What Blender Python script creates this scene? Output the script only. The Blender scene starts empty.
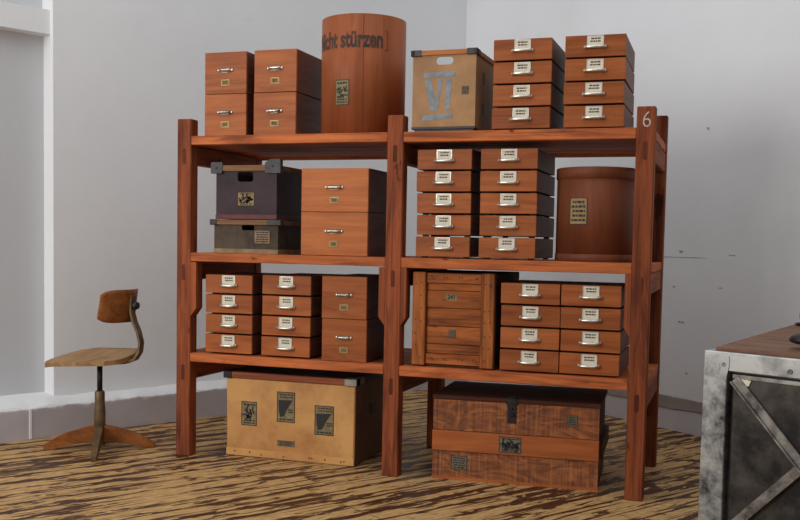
import bpy, bmesh, math, random
from mathutils import Vector, Matrix
random.seed(7)
PI = math.pi
COL = bpy.context.scene.collection

# ------------------------------------------------------------------ mesh helpers
def box(bm, x0, x1, y0, y1, z0, z1, bev=0.002, mi=0, M=None):
    r = bmesh.ops.create_cube(bm, size=1.0)
    vs = r['verts']
    for v in vs:
        v.co = Vector(((x0 + x1) / 2 + v.co.x * (x1 - x0), (y0 + y1) / 2 + v.co.y * (y1 - y0), (z0 + z1) / 2 + v.co.z * (z1 - z0)))
    fs = set(f for v in vs for f in v.link_faces)
    for f in fs: f.material_index = mi
    if bev:
        es = list(set(e for v in vs for e in v.link_edges))
        rb = bmesh.ops.bevel(bm, geom=es, offset=bev, segments=1, affect='EDGES', profile=0.5)
        for f in rb['faces']: f.material_index = mi
        vs = list(set(v for f in rb['faces'] for v in f.verts))
    if M is not None:
        bmesh.ops.transform(bm, matrix=M, verts=vs)
    return vs

def prism(bm, poly, h0, h1, plane='XZ', mi=0):
    """extrude a 2D outline; XZ outline is swept along Y, XY outline along Z, YZ outline along X"""
    def P(a, b, h):
        return {'XZ': (a, h, b), 'XY': (a, b, h), 'YZ': (h, a, b)}[plane]
    lo = [bm.verts.new(P(a, b, h0)) for a, b in poly]
    hi = [bm.verts.new(P(a, b, h1)) for a, b in poly]
    n = len(poly); fs = []
    fs.append(bm.faces.new(lo)); fs.append(bm.faces.new(hi[::-1]))
    for i in range(n):
        fs.append(bm.faces.new((lo[i], hi[i], hi[(i + 1) % n], lo[(i + 1) % n])))
    for f in fs: f.material_index = mi
    return lo + hi

def holed_panel(bm, x0, x1, z0, z1, y0, y1, hx0, hx1, hz0, hz1, mi=0, rnd=True):
    """panel in XZ with a rounded grip hole through it"""
    outer = [(x0, z0), (x1, z0), (x1, z1), (x0, z1)]
    r = (hz1 - hz0) / 2 * (1.0 if rnd else 0.5); inner = []
    for cx, cz, a0 in ((hx1 - r, hz0 + r, -90), (hx1 - r, hz1 - r, 0), (hx0 + r, hz1 - r, 90), (hx0 + r, hz0 + r, 180)):
        for k in range(5):
            a = math.radians(a0 + k * 22.5); inner.append((cx + r * math.cos(a), cz + r * math.sin(a)))
    outer = [(x1, z0), (x1, z1), (x0, z1), (x0, z0)]
    R = []
    for y in (y0, y1):
        o = [bm.verts.new((a, y, b)) for a, b in outer]; n = [bm.verts.new((a, y, b)) for a, b in inner]; R.append((o, n))
        for k in range(4):
            for i in range(4): bm.faces.new((o[k], n[k * 5 + i], n[k * 5 + i + 1])).material_index = mi
            bm.faces.new((o[k], n[k * 5 + 4], n[(k * 5 + 5) % 20], o[(k + 1) % 4])).material_index = mi
    for q in (0, 1):
        a, b = R[0][q], R[1][q]
        for i in range(len(a)): bm.faces.new((a[i], a[(i + 1) % len(a)], b[(i + 1) % len(a)], b[i])).material_index = mi

def tube(bm, pts, rad, seg=10, mi=0, caps=True, flat=1.0, up=Vector((0, 0, 1))):
    pts = [Vector(p) for p in pts]; n = len(pts)
    rads = rad if isinstance(rad, (list, tuple)) else [rad] * n
    rings = []
    for i, p in enumerate(pts):
        t = (pts[min(i + 1, n - 1)] - pts[max(i - 1, 0)]).normalized()
        ref = up if abs(t.dot(up)) < 0.95 else Vector((1, 0, 0))
        a = t.cross(ref).normalized(); b = a.cross(t).normalized()
        rings.append([bm.verts.new(p + a * (rads[i] * math.cos(2 * PI * k / seg)) + b * (rads[i] * flat * math.sin(2 * PI * k / seg))) for k in range(seg)])
    for i in range(n - 1):
        for k in range(seg):
            f = bm.faces.new((rings[i][k], rings[i][(k + 1) % seg], rings[i + 1][(k + 1) % seg], rings[i + 1][k])); f.smooth = True; f.material_index = mi
    if caps:
        for r in (rings[0][::-1], rings[-1]):
            f = bm.faces.new(r); f.material_index = mi

def ribbon(bm, pts, w, th, wdir, mi=0):
    """flat bar of width w (along wdir) and thickness th following pts"""
    pts = [Vector(p) for p in pts]; wdir = Vector(wdir).normalized(); n = len(pts); rings = []
    for i, p in enumerate(pts):
        t = (pts[min(i + 1, n - 1)] - pts[max(i - 1, 0)]).normalized(); nn = t.cross(wdir).normalized()
        rings.append([bm.verts.new(p + wdir * (a * w / 2) + nn * (b * th / 2)) for a, b in ((-1, -1), (1, -1), (1, 1), (-1, 1))])
    for i in range(n - 1):
        for k in range(4):
            f = bm.faces.new((rings[i][k], rings[i][(k + 1) % 4], rings[i + 1][(k + 1) % 4], rings[i + 1][k])); f.material_index = mi
    bm.faces.new(rings[0][::-1]); bm.faces.new(rings[-1])

def lathe(bm, prof, seg=64, mi=0, c=(0, 0, 0), smooth=True):
    rings = []
    for r, z in prof:
        if r < 1e-6: rings.append([bm.verts.new((c[0], c[1], c[2] + z))])
        else: rings.append([bm.verts.new((c[0] + r * math.sin(2 * PI * k / seg), c[1] - r * math.cos(2 * PI * k / seg), c[2] + z)) for k in range(seg)])
    for a, b in zip(rings, rings[1:]):
        for k in range(seg):
            k2 = (k + 1) % seg
            if len(a) == 1 and len(b) == 1: continue
            if len(a) == 1: f = bm.faces.new((a[0], b[k2], b[k]))
            elif len(b) == 1: f = bm.faces.new((a[k], a[k2], b[0]))
            else: f = bm.faces.new((a[k], a[k2], b[k2], b[k]))
            f.smooth = smooth; f.material_index = mi

def ball(bm, c, r, mi=0, sc=(1, 1, 1)):
    g = bmesh.ops.create_uvsphere(bm, u_segments=12, v_segments=8, radius=r)
    for v in g['verts']:
        v.co = Vector((c[0] + v.co.x * sc[0], c[1] + v.co.y * sc[1], c[2] + v.co.z * sc[2]))
        for f in v.link_faces: f.smooth = True; f.material_index = mi

def disc_y(bm, c, r, th, mi=0, seg=16):
    prism(bm, [(c[0] + r * math.cos(2 * PI * k / seg), c[2] + r * math.sin(2 * PI * k / seg)) for k in range(seg)], c[1], c[1] + th, 'XZ', mi)

def build(name, bm, mats, parent=None, loc=(0, 0, 0), rz=0, kind=None, label=None):
    bmesh.ops.recalc_face_normals(bm, faces=bm.faces)
    me = bpy.data.meshes.new(name); bm.to_mesh(me); bm.free()
    for m in (mats if isinstance(mats, (list, tuple)) else [mats]): me.materials.append(m)
    o = bpy.data.objects.new(name, me); COL.objects.link(o)
    o.location = loc; o.rotation_euler = (0, 0, rz)
    if parent: o.parent = parent
    if kind: o['kind'] = kind
    if label: o['label'] = label
    return o

def thing(name, label, cat, loc=(0, 0, 0), rz=0, group=None):
    o = bpy.data.objects.new(name, None); COL.objects.link(o); o.empty_display_size = 0.05
    o.location = loc; o.rotation_euler = (0, 0, rz); o['label'] = label; o['category'] = cat
    if group: o['group'] = group
    return o

def dup(root, loc, rz, label):
    r = root.copy(); COL.objects.link(r); r.location = loc; r.rotation_euler = (0, 0, rz); r['label'] = label
    for ch in list(root.children):
        c = ch.copy(); COL.objects.link(c); c.parent = r
        for g in ch.children:
            d = g.copy(); COL.objects.link(d); d.parent = c
    return r

def text_mesh(bm, txt, size, sx=1.0, bold=0.0, fn=None, mi=0):
    cu = bpy.data.curves.new('lettering', 'FONT'); cu.body = txt; cu.size = size; cu.offset = bold
    cu.align_x = 'CENTER'; cu.align_y = 'CENTER'; cu.resolution_u = 4
    ob = bpy.data.objects.new('lettering', cu); COL.objects.link(ob)
    dg = bpy.context.evaluated_depsgraph_get(); me = bpy.data.meshes.new_from_object(ob.evaluated_get(dg))
    t = bmesh.new(); t.from_mesh(me)
    bmesh.ops.triangulate(t, faces=t.faces)
    for _ in range(2):
        le = [e for e in t.edges if e.calc_length() > size * 0.12]
        if le: bmesh.ops.subdivide_edges(t, edges=le, cuts=1); bmesh.ops.triangulate(t, faces=t.faces)
    mp = {}
    for v in t.verts: mp[v] = bm.verts.new(fn(v.co.x * sx, v.co.y))
    for f in t.faces:
        try: nf = bm.faces.new([mp[v] for v in f.verts]); nf.material_index = mi
        except ValueError: pass
    t.free(); bpy.data.objects.remove(ob); bpy.data.meshes.remove(me)

# ------------------------------------------------------------------ materials
def S(r, g, b):
    f = lambda c: ((c / 255) / 12.92) if c / 255 <= 0.04045 else (((c / 255) + 0.055) / 1.055) ** 2.4
    return (f(r), f(g), f(b), 1)

class NT:
    def __init__(s, name, rough=0.6, metal=0.0, spec=0.5):
        s.m = bpy.data.materials.new(name); s.m.use_nodes = True; s.t = s.m.node_tree
        s.b = s.t.nodes['Principled BSDF']; s.b.inputs['Roughness'].default_value = rough; s.b.inputs['Metallic'].default_value = metal
        s.b.inputs['Specular IOR Level'].default_value = spec
    def n(s, typ, **kw):
        x = s.t.nodes.new('ShaderNode' + typ)
        for k, v in kw.items():
            if isinstance(v, bpy.types.NodeSocket): s.t.links.new(v, x.inputs[k])
            elif k in x.inputs: x.inputs[k].default_value = v
            else: setattr(x, k, v)
        return x
    def l(s, a, b): s.t.links.new(a, b)
    def math(s, op, a, b=0.0, c=None):
        x = s.t.nodes.new('ShaderNodeMath'); x.operation = op
        for i, v in enumerate((a, b, c)):
            if v is None: continue
            if isinstance(v, bpy.types.NodeSocket): s.l(v, x.inputs[i])
            else: x.inputs[i].default_value = v
        return x.outputs[0]
    def coords(s, scale=(1, 1, 1), rot=(0, 0, 0), rnd=True):
        tc = s.n('TexCoord'); v = tc.outputs['Object']
        if rnd:
            oi = s.n('ObjectInfo'); cx = s.n('CombineXYZ')
            for i, k in enumerate((37.0, 53.0, 71.0)): s.l(s.math('MULTIPLY', oi.outputs['Random'], k), cx.inputs[i])
            ad = s.n('VectorMath', operation='ADD'); s.l(v, ad.inputs[0]); s.l(cx.outputs[0], ad.inputs[1]); v = ad.outputs[0]
        mp = s.n('Mapping'); s.l(v, mp.inputs['Vector']); mp.inputs['Scale'].default_value = scale; mp.inputs['Rotation'].default_value = rot
        return mp.outputs[0]
    def noise(s, vec, scale, detail=4, rough=0.55, dist=0.0):
        x = s.n('TexNoise'); s.l(vec, x.inputs['Vector']); x.inputs['Scale'].default_value = scale; x.inputs['Detail'].default_value = detail
        x.inputs['Roughness'].default_value = rough; x.inputs['Distortion'].default_value = dist; return x.outputs['Fac']
    def ramp(s, fac, stops, interp='LINEAR'):
        x = s.n('ValToRGB'); s.l(fac, x.inputs['Fac']); e = x.color_ramp.elements; x.color_ramp.interpolation = interp
        while len(e) < len(stops): e.new(0.5)
        for el, (p, c) in zip(e, stops): el.position = p; el.color = c
        return x.outputs['Color']
    def mix(s, fac, a, b, mode='MIX'):
        x = s.n('Mix', data_type='RGBA', blend_type=mode)
        for sock, v in ((x.inputs[0], fac), (x.inputs[6], a), (x.inputs[7], b)):
            if isinstance(v, bpy.types.NodeSocket): s.l(v, sock)
            else: sock.default_value = v
        return x.outputs[2]
    def bump(s, h, strength=0.2, dist=0.01):
        x = s.n('Bump'); s.l(h, x.inputs['Height']); x.inputs['Strength'].default_value = strength; x.inputs['Distance'].default_value = dist
        s.l(x.outputs[0], s.b.inputs['Normal'])
    def color(s, c):
        if isinstance(c, bpy.types.NodeSocket): s.l(c, s.b.inputs['Base Color'])
        else: s.b.inputs['Base Color'].default_value = c

GR = (0, 0, 0, 1); WH = (1, 1, 1, 1)
def wood(name, c_light, c_dark, axis='x', rough=0.5, var=0.25, knots=None, fine=1.0, grain=1.0, bump=0.15, spec=0.18):
    s = NT(name, rough + 0.05, spec=spec)
    sc = {'x': (1.2, 9, 9), 'y': (9, 1.2, 9), 'z': (9, 9, 1.2)}[axis]
    v = s.coords(sc)
    a = s.noise(v, 1.6 * grain, 5, 0.6, 1.2)
    fsc = {'x': (3, 90, 90), 'y': (90, 3, 90), 'z': (90, 90, 3)}[axis]
    b = s.noise(s.coords(fsc), 1.0 * fine, 3, 0.6)
    mixv = s.math('ADD', s.math('MULTIPLY', a, 0.72), s.math('MULTIPLY', b, 0.28))
    c = s.ramp(mixv, [(0.34, c_dark), (0.5, tuple((x * .55 + y * .45) for x, y in zip(c_light, c_dark))), (0.64, c_light)])
    if knots:
        ks = {'x': (0.55, 1.3, 1.3), 'y': (1.3, 0.55, 1.3), 'z': (1.3, 1.3, 0.55)}[axis]
        k = s.noise(s.coords(ks), 11.0, 3, 0.55)
        c = s.mix(s.ramp(k, [(0.67, GR), (0.72, (.85, .85, .85, 1))]), c, knots)
        st = {'x': (1.0, 30, 30), 'y': (30, 1.0, 30), 'z': (30, 30, 1.0)}[axis]
        g = s.noise(s.coords(st), 1.3, 4, 0.6, 0.8)
        c = s.mix(s.ramp(g, [(0.54, GR), (0.66, (.55, .55, .55, 1))]), c, knots)
    oi = s.n('ObjectInfo')
    hs = s.n('HueSaturation'); s.l(c, hs.inputs['Color'])
    s.l(s.math('MULTIPLY_ADD', oi.outputs['Random'], var, 1 - var / 2), hs.inputs['Value'])
    s.color(hs.outputs[0]); s.bump(mixv, bump, 0.004)
    return s.m

M = {}
DL, DD = S(174, 99, 51), S(130, 66, 31)
M['drawer'] = wood('drawer_veneer', DL, DD, 'x', 0.42, 0.30, grain=0.8)
M['drawer_pale'] = wood('pale_drawer_veneer', S(196, 116, 62), S(164, 88, 44), 'x', 0.42, 0.16, grain=0.8)
M['drawer_side_shaded'] = wood('shaded_drawer_side_wood', S(116, 68, 46), S(82, 46, 31), 'y', 0.45, 0.25)  # carcass wood darkened, the shade of the side faces is in the colour
for ax in 'xyz':
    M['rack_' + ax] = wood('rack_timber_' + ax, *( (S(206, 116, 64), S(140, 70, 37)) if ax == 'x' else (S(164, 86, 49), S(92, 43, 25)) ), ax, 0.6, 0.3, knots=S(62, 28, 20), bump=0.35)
M['plug'] = wood('tenon_end_grain', S(112, 56, 36), S(70, 32, 20), 'z', 0.7)
M['barrel'] = wood('drum_veneer', S(172, 98, 60), S(136, 72, 42), 'z', 0.45, 0.1, grain=0.35, bump=0.06)
M['barrel_dark'] = wood('dark_drum_veneer', S(124, 68, 43), S(92, 48, 30), 'z', 0.45, 0.1, grain=0.35, bump=0.06)
M['crate_x'] = wood('crate_slat_wood', S(182, 104, 52), S(104, 52, 24), 'x', 0.6, 0.4, knots=S(60, 32, 18), bump=0.3)
M['crate_z'] = wood('crate_batten_wood', S(184, 108, 54), S(112, 58, 28), 'z', 0.6, 0.3, knots=S(60, 32, 18), bump=0.3)
M['crate_dark'] = wood('dark_crate_wood', S(84, 52, 32), S(48, 28, 18), 'y', 0.7)
M['chest_band'] = wood('chest_band_wood', S(188, 108, 58), S(148, 78, 40), 'x', 0.5, 0.1)
M['chest_dark'] = wood('chest_top_wood', S(84, 46, 32), S(52, 28, 20), 'x', 0.55)
M['rim'] = wood('rim_wood', S(198, 128, 70), S(150, 88, 46), 'x', 0.5, 0.2)
M['rim_dull'] = wood('dull_rim_wood', S(148, 110, 76), S(104, 72, 48), 'x', 0.6, 0.2)
M['rim_red'] = wood('reddish_rim_wood', S(166, 96, 66), S(118, 62, 44), 'x', 0.5, 0.1)
M['chair_wood'] = wood('chair_plywood', S(156, 96, 50), S(112, 64, 32), 'x', 0.38, 0.1)
M['chair_seat'] = wood('worn_seat_plywood', S(176, 136, 92), S(126, 90, 56), 'y', 0.42, 0.1)
M['chair_leg'] = wood('chair_leg_wood', S(160, 96, 48), S(116, 66, 32), 'x', 0.5, 0.1)
M['top_board'] = wood('bench_top_wood', S(146, 106, 82), S(96, 64, 48), 'x', 0.5, 0.1, knots=S(60, 40, 32), grain=1.4)

def rough_sawn():
    s = NT('rough_sawn_chest_wood', 0.65)
    v = s.coords((1, 1, 1))
    w = s.noise(s.coords((75, 20, 2.5)), 1.0, 4, 0.6, 0.4)
    g = s.noise(s.coords((2.2, 9, 7)), 1.8, 5, 0.55, 4.0)
    f = s.math('ADD', s.math('MULTIPLY', w, 0.5), s.math('MULTIPLY', g, 0.6))
    s.color(s.ramp(f, [(0.38, S(82, 42, 20)), (0.55, S(134, 74, 36)), (0.70, S(176, 106, 54))])); s.bump(f, 0.5, 0.005)
    return s.m
M['sawn'] = rough_sawn()

def mottled(name, c1, c2, scale=6, rough=0.6, metal=0.0, bump=0.1, lo=0.35, hi=0.65, spec=0.5, rvar=None, stretch=(1, 1, 1)):
    s = NT(name, rough, metal, spec); v = s.coords(stretch)
    a = s.noise(v, scale, 7, 0.68, 0.15)
    s.color(s.ramp(a, [(lo, c1), (hi, c2)]))
    if bump: s.bump(a, bump, 0.004)
    if rvar: s.l(s.ramp(a, [(lo, (rvar[0],) * 3 + (1,)), (hi, (rvar[1],) * 3 + (1,))]), s.b.inputs['Roughness'])
    return s.m
M['fibre_tan'] = mottled('tan_fibreboard', S(150, 108, 66), S(178, 132, 84), 5, 0.6)
M['fibre_cream'] = mottled('cream_fibreboard', S(172, 112, 58), S(214, 160, 92), 3.2, 0.5, bump=0.03, lo=0.3, hi=0.6)
M['fibre_cream_shaded'] = mottled('shaded_cream_fibreboard', S(92, 56, 30), S(122, 78, 42), 4, 0.55)  # brown tone carries the shade and stain of the chest's right side
M['leather'] = mottled('purple_black_fibre', S(40, 25, 30), S(66, 45, 53), 5, 0.5, spec=0.2)
M['grey_fibre'] = mottled('grey_brown_fibre', S(50, 41, 33), S(88, 73, 58), 7, 0.6, spec=0.2)
M['black_fibre'] = mottled('black_fibre', S(30, 28, 28), S(52, 48, 46), 6, 0.5)
M['red_strip'] = mottled('dark_red_strip', S(72, 26, 28), S(104, 40, 40), 20, 0.6)
M['edge_strip'] = mottled('worn_edge_strip', S(120, 96, 70), S(160, 130, 94), 20, 0.7)
M['steel_grey'] = mottled('grey_corner_metal', S(40, 37, 40), S(76, 72, 75), 12, 0.55, 0.2)
M['bright_metal'] = mottled('bright_corner_metal', S(124, 120, 112), S(172, 167, 157), 12, 0.4, 0.6)
M['nickel'] = mottled('worn_nickel', S(206, 200, 186), S(236, 232, 222), 60, 0.3, 0.9, bump=0.0)
M['brass'] = mottled('aged_brass', S(128, 104, 66), S(180, 150, 100), 30, 0.45, 0.7, bump=0.0)
M['iron'] = mottled('black_iron', S(30, 28, 28), S(62, 60, 60), 20, 0.45, 0.6)
M['rusty'] = mottled('brown_painted_iron', S(84, 64, 42), S(124, 98, 64), 18, 0.5, 0.2)
M['card'] = mottled('cream_paper_card', S(216, 206, 182), S(232, 224, 204), 30, 0.8, bump=0.0)
M['tag'] = mottled('yellowed_paper_tag', S(138, 112, 70), S(168, 138, 90), 40, 0.8, bump=0.0)
M['stamp'] = mottled('faded_shipping_label', S(110, 96, 66), S(150, 132, 92), 40, 0.8, bump=0.0)
M['stamp_dull'] = mottled('greenish_old_label', S(92, 86, 66), S(130, 120, 92), 40, 0.8, bump=0.0)
M['ink'] = NT('dark_printing_ink', 0.8).m; M['ink'].node_tree.nodes['Principled BSDF'].inputs['Base Color'].default_value = S(46, 44, 44)
M['ink_soft'] = mottled('worn_stencil_ink', S(52, 44, 40), S(86, 62, 48), 30, 0.8, bump=0.0)
M['grey_paint'] = mottled('grey_blue_stencil_paint', S(120, 128, 134), S(150, 156, 160), 25, 0.8, bump=0.0)
M['chalk'] = mottled('chalk_white_paint', S(170, 160, 144), S(206, 198, 184), 60, 0.9, bump=0.0)
M['frame_metal'] = mottled('bare_steel_frame', S(46, 46, 46), S(184, 184, 182), 8, 0.38, 0.7, bump=0.15, lo=0.34, hi=0.60, rvar=(0.6, 0.36))
M['rail_metal'] = mottled('brushed_steel_rail', S(104, 104, 104), S(190, 190, 188), 7, 0.36, 0.75, bump=0.15, lo=0.3, hi=0.6)
M['door_metal'] = mottled('burnt_dark_steel', S(26, 24, 22), S(92, 84, 77), 8, 0.45, 0.5, bump=0.25, lo=0.4, hi=0.75)
M['brace_metal'] = mottled('scuffed_steel_brace', S(84, 80, 76), S(170, 166, 160), 12, 0.36, 0.7, bump=0.1)
M['pink'] = mottled('pink_ceramic', S(170, 110, 100), S(200, 150, 140), 12, 0.4)

def plaster(name, base, dirt, zsplit=None, low=None):
    s = NT(name, 0.9, spec=0.2); v = s.coords((1, 1, 1), rnd=False)
    big = s.noise(v, 0.9, 4, 0.6); fine = s.noise(v, 14, 6, 0.65); med = s.noise(v, 4, 5, 0.6)
    c = s.mix(s.ramp(big, [(0.4, (0, 0, 0, 1)), (0.7, (0.35, 0.35, 0.35, 1))]), base, dirt)
    c = s.mix(s.ramp(med, [(0.68, GR), (0.78, (0.4, 0.4, 0.4, 1))]), c, dirt)
    if zsplit is not None:
        sp = s.n('SeparateXYZ'); s.l(v, sp.inputs[0])
        edge = s.math('ADD', sp.outputs[2], s.math('MULTIPLY', s.math('SUBTRACT', s.noise(v, 11, 5, 0.7), 0.5), 0.09))
        f = s.math('SMOOTH_MIN', 1.0, s.math('MULTIPLY', s.math('SUBTRACT', edge, zsplit), 60.0), 0.05)
        f = s.math('MAXIMUM', f, 0.0)
        c = s.mix(f, s.mix(s.ramp(med, [(0.4, GR), (0.65, (0.5, 0.5, 0.5, 1))]), low, tuple(x * 0.8 for x in low[:3]) + (1,)), c)
    s.color(c)
    h = s.math('ADD', s.math('MULTIPLY', fine, 0.3), med); s.bump(h, 0.25, 0.012)
    return s.m
M['wall'] = plaster('white_plaster', S(234, 235, 236), S(216, 216, 217))
M['niche'] = plaster('toned_down_niche_plaster', S(200, 201, 203), S(190, 190, 191))  # tinted greyer as painted shade, the key light overbrightens the niche
M['wall_right'] = plaster('white_plaster_right', S(234, 235, 237), S(214, 214, 215), 0.2, S(206, 202, 206))
M['curb'] = plaster('plaster_curb', S(232, 232, 232), S(216, 214, 214), 0.165, S(196, 190, 192))
M['band'] = mottled('brown_grey_band', S(150, 138, 132), S(172, 160, 154), 6, 0.9)
M['crack'] = mottled('crack_grey', S(160, 157, 156), S(186, 184, 183), 20, 0.95)

def floor_mat():
    s = NT('worn_floorboards', 0.55, spec=0.15)
    v = s.coords((1, 1, 1), (0, 0, -math.radians(58)), rnd=False)
    sp = s.n('SeparateXYZ'); s.l(v, sp.inputs[0]); u, w = sp.outputs[0], sp.outputs[1]
    bw = 0.125
    q = s.math('DIVIDE', w, bw); idx = s.math('FLOOR', q); fr = s.math('FRACT', q)
    edge = s.math('POWER', s.math('ABSOLUTE', s.math('MULTIPLY_ADD', fr, 2.0, -1.0)), 3.0)
    wn = s.n('TexWhiteNoise', noise_dimensions='1D'); s.l(idx, wn.inputs['W'])
    cv = s.n('CombineXYZ'); s.l(s.math('MULTIPLY_ADD', wn.outputs['Value'], 9.0, s.math('MULTIPLY', u, 4.8)), cv.inputs[0]); s.l(s.math('MULTIPLY', w, 19.0), cv.inputs[1])
    st = s.noise(cv.outputs[0], 1.0, 6, 0.62, 0.5)
    c2 = s.n('CombineXYZ'); s.l(s.math('MULTIPLY_ADD', wn.outputs['Value'], 5.0, s.math('MULTIPLY', u, 1.7)), c2.inputs[0]); s.l(s.math('MULTIPLY', w, 42.0), c2.inputs[1])
    thin = s.noise(c2.outputs[0], 1.0, 3, 0.5, 0.3)
    cb = s.n('CombineXYZ'); s.l(s.math('MULTIPLY', u, 1.0), cb.inputs[0]); s.l(s.math('MULTIPLY', w, 2.2), cb.inputs[1])
    lo = s.noise(cb.outputs[0], 1.3, 3, 0.5)
    st = s.math('MAXIMUM', st, s.math('MULTIPLY_ADD', thin, 1.25, -0.17))
    m = s.math('ADD', s.math('ADD', st, s.math('MULTIPLY', edge, 0.13)), s.math('MULTIPLY', s.math('SUBTRACT', lo, 0.5), 0.42))
    mask = s.ramp(m, [(0.553, GR), (0.588, WH)])
    fine = s.noise(cv.outputs[0], 3.2, 4, 0.6)
    light = s.ramp(fine, [(0.3, S(164, 125, 78)), (0.55, S(196, 157, 104)), (0.75, S(216, 182, 128))])
    dark = s.ramp(fine, [(0.3, S(58, 34, 24)), (0.7, S(92, 58, 38))])
    c = s.mix(mask, light, dark)
    seam = s.ramp(s.math('ABSOLUTE', s.math('SUBTRACT', fr, 0.5)), [(0.455, GR), (0.49, WH)])
    c = s.mix(s.math('MULTIPLY', s.math('MULTIPLY', seam, s.ramp(lo, [(0.35, (.25, .25, .25, 1)), (0.55, WH)])), 0.85), c, S(58, 36, 26))
    # butt joints across the boards
    ju = s.math('ADD', s.math('DIVIDE', s.math('ADD', u, s.math('MULTIPLY', s.math('SINE', s.math('MULTIPLY', w, 3.1)), 0.02)), 0.86), 0.80)
    jf = s.ramp(s.math('ABSOLUTE', s.math('SUBTRACT', s.math('FRACT', ju), 0.5)), [(0.4925, GR), (0.497, WH)])
    jf = s.math('MULTIPLY', jf, s.math('GREATER_THAN', u, -0.12))
    c = s.mix(s.math('MULTIPLY', jf, s.ramp(st, [(0.4, (.3, .3, .3, 1)), (0.6, (.85, .85, .85, 1))])), c, S(70, 46, 34))
    s.color(c)
    s.bump(s.math('SUBTRACT', s.math('MULTIPLY', fine, 0.3), s.math('ADD', s.math('MULTIPLY', seam, 1.0), jf)), 0.3, 0.006)
    s.l(s.ramp(mask, [(0.0, (0.6,) * 3 + (1,)), (1.0, (0.45,) * 3 + (1,))]), s.b.inputs['Roughness'])
    return s.m
M['floor'] = floor_mat()

# ------------------------------------------------------------------ the room
bm = bmesh.new(); box(bm, -6, 7, -7, 6, -0.1, 0, 0); build('floor', bm, M['floor'], kind='structure')

A0 = Vector((-1.043, -0.139, 0)); d = Vector((0.4577, 0.8891, 0)); nl = Vector((0.8891, -0.4577, 0))   # left wall: curb foot, direction, towards the room
OFF = -0.15
HW = 3.6
def left_frame():                       # local x along the wall, local y away from the room, z up
    m = Matrix(((d.x, -nl.x, 0, A0.x + OFF * nl.x), (d.y, -nl.y, 0, A0.y + OFF * nl.y), (0, 0, 1, 0), (0, 0, 0, 1)))
    return m
LF = left_frame()
c0 = Vector((2.03, 2.269, 0)); dr = Vector((0.7697, -0.6384, 0)); nr = Vector((-0.6384, -0.7697, 0))
base_l = A0 + OFF * nl
det = d.x * (-dr.y) + dr.x * d.y
s_corner = ((c0.x - base_l.x) * (-dr.y) + dr.x * (c0.y - base_l.y)) / det
corner = base_l + d * s_corner
NX = 0.375                              # right jamb of the niche
bm = bmesh.new()
T = 0.5
box(bm, NX, s_corner + 0.6, 0, T, 0, HW, 0.006)
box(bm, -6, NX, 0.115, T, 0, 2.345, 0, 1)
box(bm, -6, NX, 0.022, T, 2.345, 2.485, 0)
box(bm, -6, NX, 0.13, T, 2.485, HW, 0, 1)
bmesh.ops.transform(bm, matrix=LF, verts=bm.verts)
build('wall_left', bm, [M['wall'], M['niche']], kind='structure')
bm = bmesh.new()                        # plaster curb along the foot of the left wall
prof = [(OFF, 0), (OFF, 0.178), (OFF + 0.012, 0.186), (0.0, 0.212), (0.115, 0.222), (0.115, 0)]
lo = []; N = 90
rr = random.Random(3)
for i in range(N + 1):
    x = -6 + (s_corner + 6 - 0.0) * i / N
    lo.append([bm.verts.new((x, a, b + (rr.uniform(-.006, .006) if b > 0.1 else 0))) for a, b in prof])
for a, b in zip(lo, lo[1:]):
    for k in range(len(prof) - 1): bm.faces.new((a[k], a[k + 1], b[k + 1], b[k]))
bm.faces.new(lo[0]); bm.faces.new(lo[-1][::-1])
bmesh.ops.transform(bm, matrix=LF, verts=bm.verts)
cu = build('baseboard_left', bm, M['curb'], kind='structure')
bm = bmesh.new()                        # vertical plaster joint in the curb
box(bm, 0.165, 0.183, OFF - 0.004, OFF + 0.01, 0.002, 0.178, 0.002); bmesh.ops.transform(bm, matrix=LF, verts=bm.verts)
build('trim_2', bm, M['wall'], kind='structure')

RF = Matrix(((dr.x, -nr.x, 0, corner.x), (dr.y, -nr.y, 0, corner.y), (0, 0, 1, 0), (0, 0, 0, 1)))
bm = bmesh.new(); box(bm, 0, 7, 0, T, 0, HW, 0); bmesh.ops.transform(bm, matrix=RF, verts=bm.verts)
wr = build('wall_right', bm, M['wall_right'], kind='structure')
bm = bmesh.new()
N = 60; rows = []
rr = random.Random(5)
for i in range(N + 1):
    x = 0.02 + 6.5 * i / N
    z1 = 0.222 + rr.uniform(-.006, .006); z0 = 0.142 + rr.uniform(-.008, .008)
    rows.append([bm.verts.new((x, 0.0, z0)), bm.verts.new((x, -0.006, z0 + 0.004)), bm.verts.new((x, -0.006, z1 - 0.004)), bm.verts.new((x, 0, z1))])
for a, b in zip(rows, rows[1:]):
    for k in range(3): bm.faces.new((a[k], a[k + 1], b[k + 1], b[k]))
bmesh.ops.transform(bm, matrix=RF, verts=bm.verts)
build('trim_1', bm, M['band'], kind='structure')
# chipped plaster: a long horizontal crack and small pits on the right wall
bm = bmesh.new()
def chip(x, z, w, h, seed):
    q = random.Random(seed); n = 9
    up = [(x + w * (i / n - .5), z + h * q.uniform(0.1, .5)) for i in range(n + 1)]
    dn = [(x + w * (i / n - .5), z - h * q.uniform(0.1, .5)) for i in range(n, -1, -1)]
    prism(bm, up + dn, -0.002, 0.001)
s0 = (c0 - corner).length
for (x, z, w, h, sd) in ((s0 + .62, 1.11, .36, .005, 1), (s0 + .60, 1.145, .03, .02, 2), (s0 + .62, .70, .05, .016, 3), (s0 + .92, .93, .03, .008, 4), (s0 + .78, 1.9, .02, .02, 5), (s0 + .55, .92, .02, .014, 6), (s0 + .68, .38, .02, .02, 7), (s0 + 1.0, 1.13, .05, .006, 8)):
    chip(x, z, w, h, sd)
bmesh.ops.transform(bm, matrix=RF, verts=bm.verts)
build('trim_3', bm, M['crack'], kind='structure')

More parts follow.
